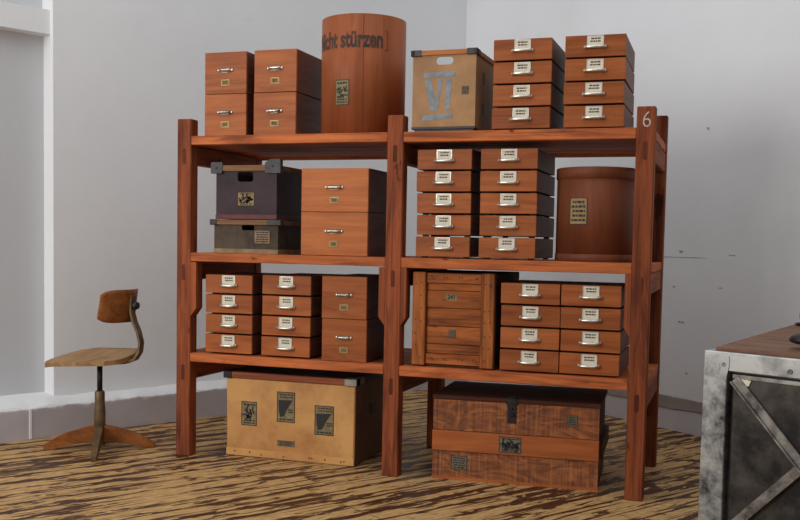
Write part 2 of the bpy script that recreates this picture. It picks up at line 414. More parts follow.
# ------------------------------------------------------------------ the rack
PW, PD, BAY, BAY2, D = 0.0832, 0.0732, 1.182, 1.193, 0.8253
Z1, Z2, Z3 = 0.558, 1.0935, 1.7067
XL, XM, XR = 0.0, BAY, BAY + BAY2
rack = thing('shelving_rack', 'tall reddish timber rack with three shelves in two bays and a chalked number 6', 'shelf')
for x, hf, hb in ((XL, 1.797, 1.80), (XM, 1.789, 1.80), (XR, 1.80, 1.854)):
    for yf, h in ((0, hf), (D - PD, hb)):
        bm = bmesh.new(); box(bm, 0, PW, 0, PD, 0, h, 0.004)
        post = build('post', bm, M['rack_z'], rack, (x, yf, 0))
        if yf == 0:
            for z in (Z1, Z2, Z3):
                bm = bmesh.new(); w = 0.010; hh = 0.042; n = 6; pl = []
                for k in range(n + 1): a = PI * k / n; pl.append((w * math.cos(a), hh - w + w * math.sin(a)))
                for k in range(n + 1): a = PI + PI * k / n; pl.append((w * math.cos(a), -hh + w + w * math.sin(a)))
                prism(bm, pl, -0.0015, 0.002)
                build('tenon_plug', bm, M['plug'], post, (PW * 0.5, 0, z - 0.105))
        if x == XR and yf == 0:
            bm = bmesh.new()
            text_mesh(bm, '6', 0.105, 0.85, -0.0015, lambda a, b: (a, -0.0012 + 0, b))
            build('painted_number', bm, M['chalk'], post, (0.045, 0, h - 0.062), label='chalk white figure 6')
for x in (XL, XM, XR):
    for z in (Z1, Z2, Z3):
        bm = bmesh.new(); box(bm, 0.018, PW - 0.006, PD, D - PD, z - 0.145, z - 0.047, 0.004)
        build('side_rail', bm, M['rack_y'], rack, (x, 0, 0))
for (xa, xb, full0, full1) in ((XL + PW, XM, XL + 0.004, XM + PW / 2 - 0.003), (XM + PW, XR, XM + PW / 2 + 0.003, XR + PW - 0.004)):
    for z in (Z1, Z2, Z3):
        th = 0.046 if xa < 1 else 0.05
        for k in range(5):
            y0 = [0.001, 0.083, 0.255, 0.425, 0.602][k]; y1 = [0.077, 0.247, 0.417, 0.594, 0.735][k]
            bm = bmesh.new()
            a, b = (xa, xb) if k == 0 else (full0, full1)
            dz = 0 if k == 0 else -0.002
            box(bm, a, b, y0, y1, z - (th if k == 0 else 0.045), z + dz, 0.003)
            build('shelf_board', bm, M['rack_x'], rack)
        bm = bmesh.new(); box(bm, xa, xb, D - PD + 0.005, D - 0.004, z - 0.06, z - 0.002, 0.003)
        build('shelf_board', bm, M['rack_x'], rack)
for (x0, x1, side) in ((XL + PW, XL + PW + .034, 1), (XM - .032, XM, -1), (XM + PW, XM + PW + .028, 1), (XR - .028, XR, -1)):
    zt = Z2 - 0.05; zb = zt - 0.29
    pl = [(x0, zt), (x1, zt), (x1, zb + .045), (x0, zb)] if side > 0 else [(x0, zt), (x1, zt), (x1, zb), (x0, zb + .045)]
    bm = bmesh.new(); prism(bm, pl, 0.002, 0.068)
    build('bracket_block', bm, M['rack_z'], rack)

# ------------------------------------------------------------------ drawers
def scribble(bm, x0, x1, z0, z1, y, rows, seed, mi):
    """unreadable lines of print as thin raised strips"""
    q = random.Random(seed)
    for r in range(rows):
        zc = z1 - (r + .5) * (z1 - z0) / rows; x = x0 + q.uniform(0, .1) * (x1 - x0)
        while x < x1 - (x1 - x0) * .08:
            w = (x1 - x0) * q.uniform(.1, .3); e = min(x + w, x1)
            box(bm, x, e, y - 0.0006, y, zc - (z1 - z0) / rows * .26, zc + (z1 - z0) / rows * .26, 0, mi)
            x = e + (x1 - x0) * .05

def cup_pull(w, h, dep):
    bm = bmesh.new(); nx, na = 14, 8; rings = []
    for i in range(nx + 1):
        t = -1 + 2 * i / nx; k = (1 - abs(t) ** 5) ** .5 if abs(t) < 1 else 0.0
        k = max(k, 0.12)
        rings.append([bm.verts.new((t * w / 2, -dep * k * math.sin(math.radians(160) * j / na) , h * .5 * k * math.cos(math.radians(160) * j / na))) for j in range(na + 1)])
    for a, b in zip(rings, rings[1:]):
        for j in range(na):
            f = bm.faces.new((a[j], a[j + 1], b[j + 1], b[j])); f.smooth = True
    g = bmesh.ops.solidify(bm, geom=list(bm.faces), thickness=0.0015)
    for s in (-1, 1): ball(bm, (s * (w / 2), -0.004, 0), h * .30, 0, (.9, .5, 1))
    return bm

def tall_drawer(w, dep, h, wood_m, label, seed, pull_w=0.074):
    t = thing('card_drawer', label, 'drawer box')
    bm = bmesh.new(); box(bm, -w / 2 + .001, w / 2 - .001, 0.014, dep, 0.001, h - 0.001, 0.002)
    build('carcass', bm, M['drawer_side_shaded'], t)
    bm = bmesh.new(); box(bm, -w / 2, w / 2, 0, 0.0135, 0.001, h - 0.0015, 0.0015)
    fr = build('drawer_front', bm, wood_m, t)
    build('cup_handle', cup_pull(pull_w, 0.024, 0.020), M['nickel'], t, (0, -0.0005, h * .56))
    bm = bmesh.new(); box(bm, -.025, .025, -.0025, 0.0005, -.016, .016, 0.0008, 0)
    box(bm, -.0215, .0215, -.0032, -.0024, -.0125, .0125, 0, 1)
    q = random.Random(seed)
    for k in range(3):
        x = -.013 + .009 * k
        box(bm, x, x + .0065, -.0038, -.0031, -.007, .007, 0, 2); box(bm, x + .0018, x + .0045, -.0041, -.0036, -.004, q.choice((-.001, .004)), 0, 1)
    build('number_tag', bm, [M['brass'], M['tag'], M['ink']], t, (0.0, 0, h * .27))
    return t

def shallow_drawer(w, dep, h, label, seed):
    t = thing('card_drawer', label, 'drawer box')
    bm = bmesh.new(); box(bm, -w / 2 + .001, w / 2 - .001, 0.013, dep, 0.008, h - 0.0005, 0.002)
    for sx in (-1, 1):
        for y in (.04, dep - .06): box(bm, sx * (w / 2 - .03) - .012, sx * (w / 2 - .03) + .012, y, y + .03, 0, .009, 0)
    build('carcass', bm, M['drawer_side_shaded'], t)
    bm = bmesh.new(); box(bm, -w / 2, w / 2, 0, 0.0125, 0.008, h - 0.001, 0.0015)
    fr = build('drawer_front', bm, M['drawer'], t)
    bm = bmesh.new(); pw, z0, z1 = .078, h - .058, h - .003
    for a, b, c, e in ((-pw / 2, pw / 2, z0, z0 + .004), (-pw / 2, pw / 2, z1 - .004, z1), (-pw / 2, -pw / 2 + .004, z0, z1), (pw / 2 - .004, pw / 2, z0, z1)):
        box(bm, a, b, -.0035, .0005, c, e, 0.0008)
    holder = build('label_holder', bm, M['nickel'], t)
    bm = bmesh.new(); box(bm, -pw / 2 + .003, pw / 2 - .003, -.002, 0, z0 + .003, z1 - .003, 0, 0)
    scribble(bm, -.024, .024, z0 + .022, z1 - .008, -.002, 2, seed, 1)
    build('paper_card', bm, [M['card'], M['ink_soft']], holder)
    bm = bmesh.new(); zb = h - .056; hw = .043
    pts = [(-hw, 0, zb), (-hw, -.010, zb), (-hw * .9, -.020, zb - .001), (-hw * .6, -.025, zb - .002), (0, -.027, zb - .002), (hw * .6, -.025, zb - .002), (hw * .9, -.020, zb - .001), (hw, -.010, zb), (hw, 0, zb)]
    tube(bm, pts, [.006, .006, .0055, .005, .005, .005, .0055, .006, .006], 8, flat=1.35)
    for sx in (-1, 1): ball(bm, (sx * (hw + .002), -.006, zb), .0085, 0, (1, .8, 1))
    build('pull_handle', bm, M['nickel'], t)
    return t

ORD4 = ['bottom', 'third', 'second', 'top']; ORD5 = ['bottom', 'fourth', 'middle', 'second', 'top']
rj = random.Random(11)
YF = 0.03
# tall drawers: (x0,x1,z0,height,wood,depth,where,group)
protos = {}
for key, x0, x1, z, h, dep, wm, where, grp in (
        ('A', .147, .390, Z3, .217, .48, 'drawer', "tall square drawer box at the left end of the top shelf", 'leftmost pair on the top shelf'),
        ('B', .435, .674, Z3, .217, .48, 'drawer', "tall square drawer box directly left of the tall stencilled drum", 'pair beside the tall drum'),
        ('L', .712, 1.076, Z2, .221, .50, 'drawer_pale', "wide pale orange drawer box beside the black fibre crate", 'wide pale pair on the middle shelf'),
        ('K', .834, 1.078, Z1, .2165, .48, 'drawer', "narrow tall drawer box left of the rack's middle post on the lowest shelf", 'narrow pair on the lowest shelf')):
    first = None
    for i, lv in enumerate(('lower', 'upper')):
        lab = lv + ' ' + where
        loc = ((x0 + x1) / 2 + rj.uniform(-.002, .002), YF + rj.uniform(-.002, .002), z + .001 + i * h); rz = rj.uniform(-.006, .006)
        if first is None:
            first = tall_drawer(x1 - x0, dep, h, M[wm], lab, ord(key), 0.078 if key != 'L' else 0.088); first['group'] = grp
            first.location = loc; first.rotation_euler = (0, 0, rz)
        else: dup(first, loc, rz, lab)
proto = None
SH = (
    ('C', 1.699, 1.977, Z3, 4, .1063, 'shallow card drawer in the stack just right of the box marked VI', 'stack beside the box marked VI'),
    ('D', 2.038, 2.314, Z3, 4, .1068, "shallow card drawer in the stack at the top shelf's right end", 'stack at the right end of the top shelf'),
    ('E', 1.329, 1.603, Z2, 5, .1055, "shallow card drawer in the five-high stack next to the middle post", 'five-high stack by the middle post'),
    ('F', 1.649, 1.924, Z2, 5, .1056, 'shallow card drawer in the five-high stack next to the short drum', 'five-high stack by the short drum'),
    ('I', .157, .433, Z1, 4, .1052, "shallow card drawer in the leftmost stack on the lowest shelf", 'leftmost stack on the lowest shelf'),
    ('J', .491, .768, Z1, 4, .1065, 'shallow card drawer, lowest shelf, in the second stack from the left post', 'second stack on the lowest shelf'),
    ('G', 1.764, 2.047, Z1, 4, .1065, 'shallow card drawer in the stack touching the slatted crate', 'stack beside the slatted crate'),
    ('H', 2.054, 2.331, Z1, 4, .1065, 'shallow card drawer on the lowest shelf, in the stack by the right post', 'stack by the right post'))
for key, x0, x1, z, n, h, where, grp in SH:
    first = None; rz0 = rj.uniform(-.008, .008)
    names = ORD4 if n == 4 else ORD5
    for i in range(n):
        lab = names[i] + ' ' + where
        loc = ((x0 + x1) / 2 + rj.uniform(-.0025, .0025), YF + .003 + rj.uniform(-.003, .003), z + .001 + i * (h + .0003)); rz = rz0 + rj.uniform(-.006, .006)
        if first is None:
            first = shallow_drawer(x1 - x0, .46, h, lab, ord(key)); first['group'] = grp
            first.location = loc; first.rotation_euler = (0, 0, rz)
        else: dup(first, loc, rz, lab)

# ------------------------------------------------------------------ shipping labels
def ship_label(parent, w, h, loc, seed, mat='stamp', style='text', name='paper_label', fn=None):
    """old printed label: paper, border and dark print in one mesh; lies in XZ at y=0 facing -Y"""
    bm = bmesh.new(); q = random.Random(seed)
    box(bm, -w / 2, w / 2, -.0012, .0004, -h / 2, h / 2, 0, 0)
    b = min(w, h) * .04; y = -.0012
    for a, c, e, g in ((-w / 2, w / 2, h / 2 - b, h / 2), (-w / 2, w / 2, -h / 2, -h / 2 + b), (-w / 2, -w / 2 + b, -h / 2, h / 2), (w / 2 - b, w / 2, -h / 2, h / 2)):
        box(bm, a, c, y - .0006, y, e, g, 0, 1)
    if style == 'wedge':
        scribble(bm, -w * .4, w * .4, h * .28, h * .45, y, 2, seed, 1)
        prism(bm, [(-w * .42, h * .22), (w * .38, h * .24), (w * .12, -h * .02), (-w * .1, -h * .3), (-w * .32, -h * .34), (-w * .40, -h * .1)], y - .0006, y, 'XZ', 1)
        scribble(bm, w * .1, w * .42, -h * .2, -h * .05, y, 2, seed + 1, 1)
        scribble(bm, -w * .4, w * .4, -h * .46, -h * .36, y, 1, seed + 2, 1)
    elif style == 'emblem':
        scribble(bm, -w * .38, w * .38, h * .3, h * .44, y, 1, seed, 1)
        for k in range(14):
            cx, cz = q.uniform(-.34, .34) * w, q.uniform(-.2, .22) * h; a = q.uniform(0, PI); L = q.uniform(.1, .22) * w; t = w * .045
            dx, dz = math.cos(a), math.sin(a)
            prism(bm, [(cx - dx * L - dz * t, cz - dz * L + dx * t), (cx + dx * L - dz * t, cz + dz * L + dx * t), (cx + dx * L + dz * t, cz + dz * L - dx * t), (cx - dx * L + dz * t, cz - dz * L - dx * t)], y - .0006, y, 'XZ', 1)
        scribble(bm, -w * .4, w * .4, -h * .44, -h * .24, y, 2, seed + 1, 1)
    else:
        scribble(bm, -w * .4, w * .4, -h * .42, h * .42, y, 5, seed, 1)
    if fn:
        bmesh.ops.subdivide_edges(bm, edges=[e for e in bm.edges if abs(e.verts[0].co.x - e.verts[1].co.x) > w * .3], cuts=5)
        for v in bm.verts: v.co = fn(v.co)
    return build(name, bm, [M[mat], M['ink']], parent, loc)

# ------------------------------------------------------------------ drums
def drum(label, x, y, z, r, h, m, band):
    t = thing('wooden_drum', label, 'drum', (x, y, z))
    bm = bmesh.new(); th = .012
    lathe(bm, [(0, .004), (r - th, .004), (r - th, .002), (r, 0), (r, h), (r - th, h), (r - th, .02), (0, .02)], 96)
    # vertical lap seam of the bent veneer
    body = build('shell', bm, m, t)
    if band:
        bm = bmesh.new(); lathe(bm, [(0, h + .004), (r + .001, h + .006), (r + .0045, h + .003), (r + .0045, h - .045), (r + .0005, h - .047)], 96); build('lid', bm, m, t)
        bm = bmesh.new(); lathe(bm, [(r + .0005, .035), (r + .003, .033), (r + .003, .002), (r + .0005, 0)], 96); build('foot_band', bm, m, t)
    return t
dr1 = drum('tall open bent-wood drum stencilled with black German lettering', .955, .03 + .218, Z3 + .001, .218, .592, M['barrel'], False)
def wrap(r, a0, zc, off=.0015):
    return lambda a, b: ((r + off) * math.sin(a0 + a / r), -(r + off) * math.cos(a0 + a / r), zc + b)
bm = bmesh.new()
text_mesh(bm, 'Nicht st\u00fcrzen', 0.116, 0.64, 0.0035, wrap(.218, math.radians(-7), .465))
build('stencil_lettering', bm, M['ink_soft'], dr1)
bm = bmesh.new()
for a in (53,):
    w = wrap(.218, math.radians(a), .45, .001)
    for x0, x1, z0, z1 in ((0, .004, -.03, .06), (-.012, .004, -.034, -.03), (-.012, .004, .058, .062)):
        n = 3; P = [[bm.verts.new(w(x0 + (x1 - x0) * i / n, zz)) for i in range(n + 1)] for zz in (z0, z1)]
        for i in range(n): bm.faces.new((P[0][i], P[0][i + 1], P[1][i + 1], P[1][i]))
build('faint_bracket_mark', bm, M['barrel_dark'], dr1)
def curve_fn(r, a0, zc):
    return lambda v: Vector(((r - v.y) * math.sin(a0 + v.x / r), -(r - v.y) * math.cos(a0 + v.x / r), zc + v.z))
ship_label(dr1, .078, .125, (0, 0, 0), 21, 'stamp', 'emblem', 'shipping_label', curve_fn(.218, math.radians(-8), .205))
bm = bmesh.new(); w = wrap(.218, math.radians(20), .296, .0012)   # lap edge
P = [[bm.verts.new(w(a, b)) for a in (0, .003)] for b in (-.29, -.1, .1, .29)]
for a, b in zip(P, P[1:]): bm.faces.new((a[0], a[1], b[1], b[0]))
build('lap_seam', bm, M['barrel_dark'], dr1)
dr2 = drum('short dark lidded drum with a yellowed label, beside the five-high drawers', 2.176, .03 + .190, Z2 + .001, .187, .435, M['barrel_dark'], True)
ship_label(dr2, .09, .125, (0, 0, 0), 22, 'tag', 'text', 'paper_label', curve_fn(.1875, math.radians(-18), .235))

# ------------------------------------------------------------------ tan box marked VI
vi = thing('fibre_box', 'tan fibreboard box marked VI in grey paint with a wooden rim', 'box', (1.456, YF, Z3 + .001), math.radians(-.5))
w2, dp, h = .159, .40, .366
bm = bmesh.new()
holed_panel(bm, -w2, w2, 0.012, h, 0, .006, -.042, .046, h - .045, h - .008)
holed_panel(bm, -w2, w2, 0.012, h, dp - .006, dp, -.042, .046, h - .045, h - .008)
box(bm, -w2, -w2 + .006, .006, dp - .006, .012, h, 0); box(bm, w2 - .006, w2, .006, dp - .006, .012, h, 0)
box(bm, -w2, w2, 0, dp, .012, .02, 0)
body = build('body', bm, M['fibre_tan'], vi)
bm = bmesh.new(); box(bm, -w2 + .012, w2 - .006, .006, dp - .01, 0, .0125, .002); box(bm, -w2 - .002, w2 + .002, -.002, .02, .0125, .024, .001)
build('base_runner', bm, M['black_fibre'], vi)
bm = bmesh.new()
for a in ((-w2 - .006, w2 + .006, -.008, .012), (-w2 - .006, w2 + .006, dp - .012, dp + .008), (-w2 - .006, -w2 + .012, .012, dp - .012), (w2 - .012, w2 + .006, .012, dp - .012)):
    box(bm, a[0], a[1], a[2], a[3], h, h + .024, .002)
rim = build('rim', bm, M['rim'], vi)
for sx in (-1, 1):
    for y0, y1 in ((-.011, .05), (dp - .05, dp + .011)):
        bm = bmesh.new()
        xa, xb = (sx * (w2 + .009), sx * (w2 - .045)); xa, xb = min(xa, xb), max(xa, xb)
        yy = (-.011, .014) if y0 < 0 else (dp - .014, dp + .011)
        box(bm, xa, xb, yy[0], yy[1], h - .003, h + .027, .003)
        xa, xb = sorted((sx * (w2 + .009), sx * (w2 - .014)))
        box(bm, xa, xb, y0, y1, h - .0025, h + .0265, .003)
        build('corner_plate', bm, M['steel_grey'], rim)
bm = bmesh.new()
vx = -.034
for a in (((vx - .068, .283), (vx + .092, .287), (vx + .092, .262), (vx - .068, .258)),      # top bar
          ((vx - .072, .078), (vx + .082, .088), (vx + .082, .064), (vx - .072, .054)),      # bottom bar
          ((vx - .062, .247), (vx - .030, .249), (vx - .004, .125), (vx - .022, .100), (vx - .034, .108)),   # left stroke of V
          ((vx + .006, .250), (vx + .030, .252), (vx + .004, .106), (vx - .022, .100), (vx - .006, .126)),   # right stroke of V
          ((vx + .046, .252), (vx + .074, .254), (vx + .066, .108), (vx + .040, .106))):     # I
    prism(bm, a, -.0012, .0, 'XZ')
build('stencil_mark', bm, M['grey_paint'], body)
ship_label(body, .034, .038, (.108, 0, .195), 31, 'stamp_dull', 'text', 'small_label')
bm = bmesh.new()
for z in (.28, .13): box(bm, w2 - .001, w2 + .001, .13, .17, z - .04, z + .02, 0)
build('side_slot', bm, M['black_fibre'], body)

# ------------------------------------------------------------------ fibre crates, middle shelf
def fibre_crate(label, loc, rz, w, dp, h, mat, rim_mat, plate, strip_mat, rim_h, hole):
    t = thing('fibre_crate', label, 'crate', loc, rz); w2 = w / 2
    bm = bmesh.new(); hx, hw, hz0, hz1 = hole
    holed_panel(bm, -w2, w2, .004, h, 0, .006, hx - hw, hx + hw, hz0, hz1, rnd=False)
    box(bm, -w2, -w2 + .006, .006, dp - .006, .004, h, 0); box(bm, w2 - .006, w2, .006, dp - .006, .004, h, 0)
    box(bm, -w2, w2, dp - .006, dp, .004, h, 0); box(bm, -w2, w2, 0, dp, 0, .006, 0)
    body = build('body', bm, mat, t)
    bm = bmesh.new(); box(bm, -w2 - .002, w2 + .002, -.003, .006, 0, .024, .001); box(bm, w2 - .004, w2 + .002, .007, dp, 0, .024, .001)
    build('bottom_strip', bm, strip_mat, t)
    bm = bmesh.new()
    for a in ((-w2 - .004, w2 + .004, -.010, .012), (-w2 - .004, w2 + .004, dp - .012, dp + .010), (-w2 - .006, -w2 + .012, .012, dp - .012), (w2 - .012, w2 + .006, .012, dp - .012)):
        box(bm, a[0], a[1], a[2], a[3], h, h + rim_h, .002)
    rim = build('rim', bm, rim_mat, t)
    return t, body, rim
lo_t, lo_b, lo_r = fibre_crate('low grey-brown fibre crate under the purple-black crate', (.392, .035, Z2 + .001), 0, .372, .54, .150, M['grey_fibre'], M['rim_dull'], None, M['edge_strip'], .026, (.015, .038, .122, .148))
for sx in (-1, 1):
    bm = bmesh.new(); xa, xb = sorted((sx * (.186 + .022), sx * (.186 - (.02 if sx < 0 else .06)))); box(bm, xa, xb, -.013, .03, .150 - .002, .178, .003)
    build('corner_plate', bm, M['steel_grey'], lo_r)
ship_label(lo_b, .092, .072, (.095, 0, .088), 41, 'edge_strip', 'text', 'paper_label')
bm = bmesh.new()
for x in (-.055, .05): box(bm, x, x + .002, -.001, .001, .025, .148, 0)
build('panel_seam', bm, M['black_fibre'], lo_b)
zc = Z2 + .1805
up_t, up_b, up_r = fibre_crate('purple-black fibre crate with grey metal corners, on the low grey-brown crate', (.392, .035, zc), 0, .352, .54, .250, M['leather'], M['rim_dull'], None, M['red_strip'], .030, (-.005, .045, .195, .246))
for (sx, ln, hh) in ((-1, .042, .046), (1, .062, .060)):
    bm = bmesh.new(); w2 = .176
    xo = sx * (w2 + .026); xi = sx * (w2 - ln)
    z0, z1 = .250 - .012, .250 + hh
    pl = [(xo, z0), (xo, z1 - .006), (xo - sx * .006, z1), (xi + sx * (.03 if sx > 0 else .0), z1), (xi, z1 - (.02 if sx > 0 else .006)), (xi, z0 + .008), (xi + sx * .006, z0)]
    prism(bm, pl, -.014, .016); ball(bm, ((xo + xi) / 2, -.015, (z0 + z1) / 2), .006, 0, (1, .5, 1))
    build('corner_plate', bm, M['steel_grey'], up_r)
    bm = bmesh.new(); xa, xb = sorted((xo, xo - sx * .03)); box(bm, xa, xb, .50, .555, .250 - .01, .250 + .05, .004)
    build('corner_plate', bm, M['iron'], up_r)
ship_label(up_b, .098, .072, (0.0, 0, .105), 42, 'tag', 'emblem', 'paper_label')

# ------------------------------------------------------------------ slatted wooden crate on the lowest shelf
cr = thing('wooden_crate', 'slatted wooden crate with a vertical batten at each side and number 241', 'crate', (1.524, .035, Z1 + .001))
w2, dp, h = .209, .56, .467
bm = bmesh.new(); box(bm, -w2 + .002, w2 - .002, .034, dp, .004, h - .002, .003); box(bm, -w2 - .004, w2 + .004, .02, dp, 0, .012, .002)
build('carcass', bm, M['crate_dark'], cr)
zs = [.012, .078, .142, .232, .318, .402, .463]
zz = [(.014, .064, 0.012), (.066, .112, .020), (.114, .200, .019), (.202, .290, .022), (.292, .376, .018), (.378, .412, .021), (.414, .462, .012)]
for k, (a, b, y) in enumerate(zz):
    bm = bmesh.new(); box(bm, -.138, .138, y, .034, a, b, .002); sl = build('slat', bm, M['crate_x'], cr)
    if k in (0, 6):
        bm = bmesh.new(); rn = random.Random(k)
        for x in (-.115, -.10, -.045, -.035, .03, .045, .11, .12): disc_y(bm, (x + rn.uniform(-.006, .006), y - .001, (a + b) / 2 + rn.uniform(-.008, .008)), .004, .002, 0, 8)
        build('nail_head', bm, M['iron'], sl)
for x0 in (-.207, .140):
    bm = bmesh.new(); box(bm, x0, x0 + .066, 0, .034, .006, h - .001, .003)
    b_ = build('batten', bm, M['crate_z'], cr)
    bm = bmesh.new(); rn = random.Random(int(x0 * 100))
    for k in range(7):
        for xx in (.02, .046):
            if rn.random() < .75: disc_y(bm, (x0 + xx + rn.uniform(-.004, .004), -.001, .04 + k * .062 + rn.uniform(-.006, .006)), .0035, .002, 0, 8)
    build('nail_head', bm, M['iron'], b_)
bm = bmesh.new(); box(bm, -.028, .028, -.0015, .0005, -.016, .016, 0, 0)
text_mesh(bm, '241', .030, .9, .0008, lambda a, b: (a, -.0022, b), 1)
build('number_label', bm, [M['stamp'], M['ink']], cr, (-.012, .018, .345))
ship_label(cr, .036, .036, (-.005, .019, .166), 51, 'stamp_dull', 'text', 'metal_tag')

# ------------------------------------------------------------------ cream chest on the floor
cc = thing('fibre_chest', 'large cream fibreboard chest with three printed labels, on the floor', 'chest', (.614, .12, 0))
w2, dp, h = .371, .50, .425
bm = bmesh.new()
vs = box(bm, -w2, w2, 0, dp, 0, h, .006)
for v in bm.verts:
    k = v.co.z / h; v.co.x *= 1 + .012 * k
body = build('body', bm, M['fibre_cream'], cc)
bm = bmesh.new(); box(bm, w2 + .0005, w2 + .0045, .004, dp - .004, .002, h - .002, .001); build('side_shade_panel', bm, M['fibre_cream_shaded'], cc, label='side panel darkened with painted shade')  # thin sheet over the cream body, its shade painted into the colour
bm = bmesh.new(); box(bm, -w2 - .001, w2 + .001, -.003, .01, .004, .042, .001); fl = build('foot_strip', bm, M['fibre_cream'], cc)
bm = bmesh.new(); rn = random.Random(2)
for x in (-.32, -.23, -.16, -.03, .12, .135, .21, .30, .318): disc_y(bm, (x, -.0045, .022 + rn.uniform(-.005, .005)), .005, .002, 0, 8)
build('rivet', bm, M['rusty'], fl)
bm = bmesh.new(); box(bm, -w2 - .012, w2 + .012, -.012, .016, h, h + .032, .003); build('rim', bm, M['rim_red'], cc)
bm = bmesh.new(); box(bm, -w2 - .008, w2 + .008, .016, dp + .008, h, h + .034, .003); lid = build('lid', bm, M['black_fibre'], cc)
for sx, m, ln in ((-1, 'iron', .05), (1, 'bright_metal', .07)):
    bm = bmesh.new(); xa, xb = sorted((sx * (w2 + .016), sx * (w2 + .016 - ln))); box(bm, xa, xb, -.015, .04, h - .003, h + .035, .003)
    box(bm, *sorted((sx * (w2 + .016), sx * (w2 - .01))), -.014, .10, h - .003, h + .0365, .003)
    build('corner_plate', bm, M[m], cc, label=('black iron corner' if sx < 0 else 'bright metal corner'))
for x, z, w, hh, sd, st in ((.3775, .235, .092, .130, 61, 'emblem'), (.595, .285, .104, .162, 62, 'wedge'), (.816, .230, .108, .156, 63, 'wedge')):
    ship_label(body, w, hh, (x - .614, -.0, z), sd, 'stamp', st, 'shipping_label')
ship_label(body, .10, .03, (.598 - .614, 0, .09), 64, 'stamp_dull', 'text', 'faded_label')
bm = bmesh.new(); box(bm, w2 + .004, w2 + .007, .22, .30, .24, .30, .001); build('side_grip', bm, M['black_fibre'], body)

# ------------------------------------------------------------------ wooden chest on the floor
wc = thing('wooden_chest', 'rough-sawn reddish wooden chest with lighter middle band, on the floor under the rack', 'chest', (1.429, .062, 0), math.atan2(.052, .809))
W, dp, h = .811, .50, .420
bm = bmesh.new(); box(bm, .004, W - .004, .006, dp, .0, h - .022, .003); build('carcass', bm, M['chest_dark'], wc)
bm = bmesh.new(); box(bm, 0, W, -.001, .006, .246, h - .022, .001); up_p = build('front_panel', bm, M['sawn'], wc)
bm = bmesh.new(); box(bm, 0, W, -.001, .006, .012, .142, .001); lo_p = build('front_panel', bm, M['sawn'], wc)
bm = bmesh.new(); box(bm, -.002, W + .002, -.010, .006, .144, .244, .002); band = build('middle_band', bm, M['chest_band'], wc)
bm = bmesh.new(); box(bm, W - .004, W + .018, .012, dp + .002, .155, .235, .002); build('side_batten', bm, M['chest_dark'], wc)
bm = bmesh.new(); box(bm, -.003, W + .003, -.006, .02, 0, .014, .001); build('bottom_molding', bm, M['chest_band'], wc)
bm = bmesh.new(); box(bm, -.004, W + .006, -.006, dp + .006, h - .021, h, .003); lid = build('lid', bm, M['chest_dark'], wc)
bm = bmesh.new(); lx = .392
box(bm, lx - .022, lx + .022, -.006, -.001, .30, .395, .002); box(bm, lx - .03, lx + .03, -.008, .03, .392, .4215, .002); box(bm, lx - .012, lx + .012, -.018, -.005, .335, .35, .003); ball(bm, (lx, -.008, .372), .006)
box(bm, lx - .020, lx + .020, -.002, .07, .420, .4245, .001)
build('hasp', bm, M['iron'], wc)
ship_label(up_p, .050, .052, (.683, -.001, .332), 71, 'stamp_dull', 'text', 'small_label')
ship_label(band, .108, .078, (.388, -.010, .195), 72, 'stamp_dull', 'emblem', 'shipping_label')
ship_label(lo_p, .078, .070, (.136, -.001, .086), 73, 'stamp_dull', 'text', 'small_label')

# ------------------------------------------------------------------ swivel chair
f = Vector((-.998, -.03, 0)).normalized(); ax = Vector((-.03, .998, 0)).normalized()
P0 = Vector((-.462, -.03, 0))
ch = thing('swivel_chair', 'old wooden swivel workshop chair with curved backrest and cross foot', 'chair', P0)
RC = Matrix(((f.x, ax.x, 0, 0), (f.y, ax.y, 0, 0), (0, 0, 1, 0), (0, 0, 0, 1)))     # local x = chair front, y = its far side
def build_c(name, bm, m, parent=ch, label=None):
    bmesh.ops.transform(bm, matrix=RC, verts=bm.verts); return build(name, bm, m, parent, label=label)
bm = bmesh.new(); nu, nv = 16, 14; top = []; bot = []
for i in range(nu + 1):
    a = i / nu; rt, rb = [], []
    for j in range(nv + 1):
        b = -1 + 2 * j / nv
        half = .205 - .05 * (1 - a) ** 1.5
        # rounded outline: the back corners and slightly the front ones
        back = .19 * (1 - .30 * abs(b) ** 3); front = .235 * (1 - .14 * abs(b) ** 6)
        x = -back + (back + front) * a; y = half * b
        z = .512 - .018 * (1 - b * b) * (1 - abs(2 * a - .8)) - .006 * max(0, (a - .8) / .2) ** 2 + .020 * b + .016 * (1 - a)
        rt.append(bm.verts.new((x, y, z))); rb.append(bm.verts.new((x, y, z - .024)))
    top.append(rt); bot.append(rb)
for i in range(nu):
    for j in range(nv):
        q = bm.faces.new((top[i][j], top[i + 1][j], top[i + 1][j + 1], top[i][j + 1])); q.smooth = True
        q = bm.faces.new((bot[i][j], bot[i][j + 1], bot[i + 1][j + 1], bot[i + 1][j])); q.smooth = True
for i in range(nu):
    for j in (0, nv): bm.faces.new((top[i][j], bot[i][j], bot[i + 1][j], top[i + 1][j]))
for j in range(nv):
    for i in (0, nu): bm.faces.new((top[i][j], top[i][j + 1], bot[i][j + 1], bot[i][j]))
build_c('seat', bm, M['chair_seat'])
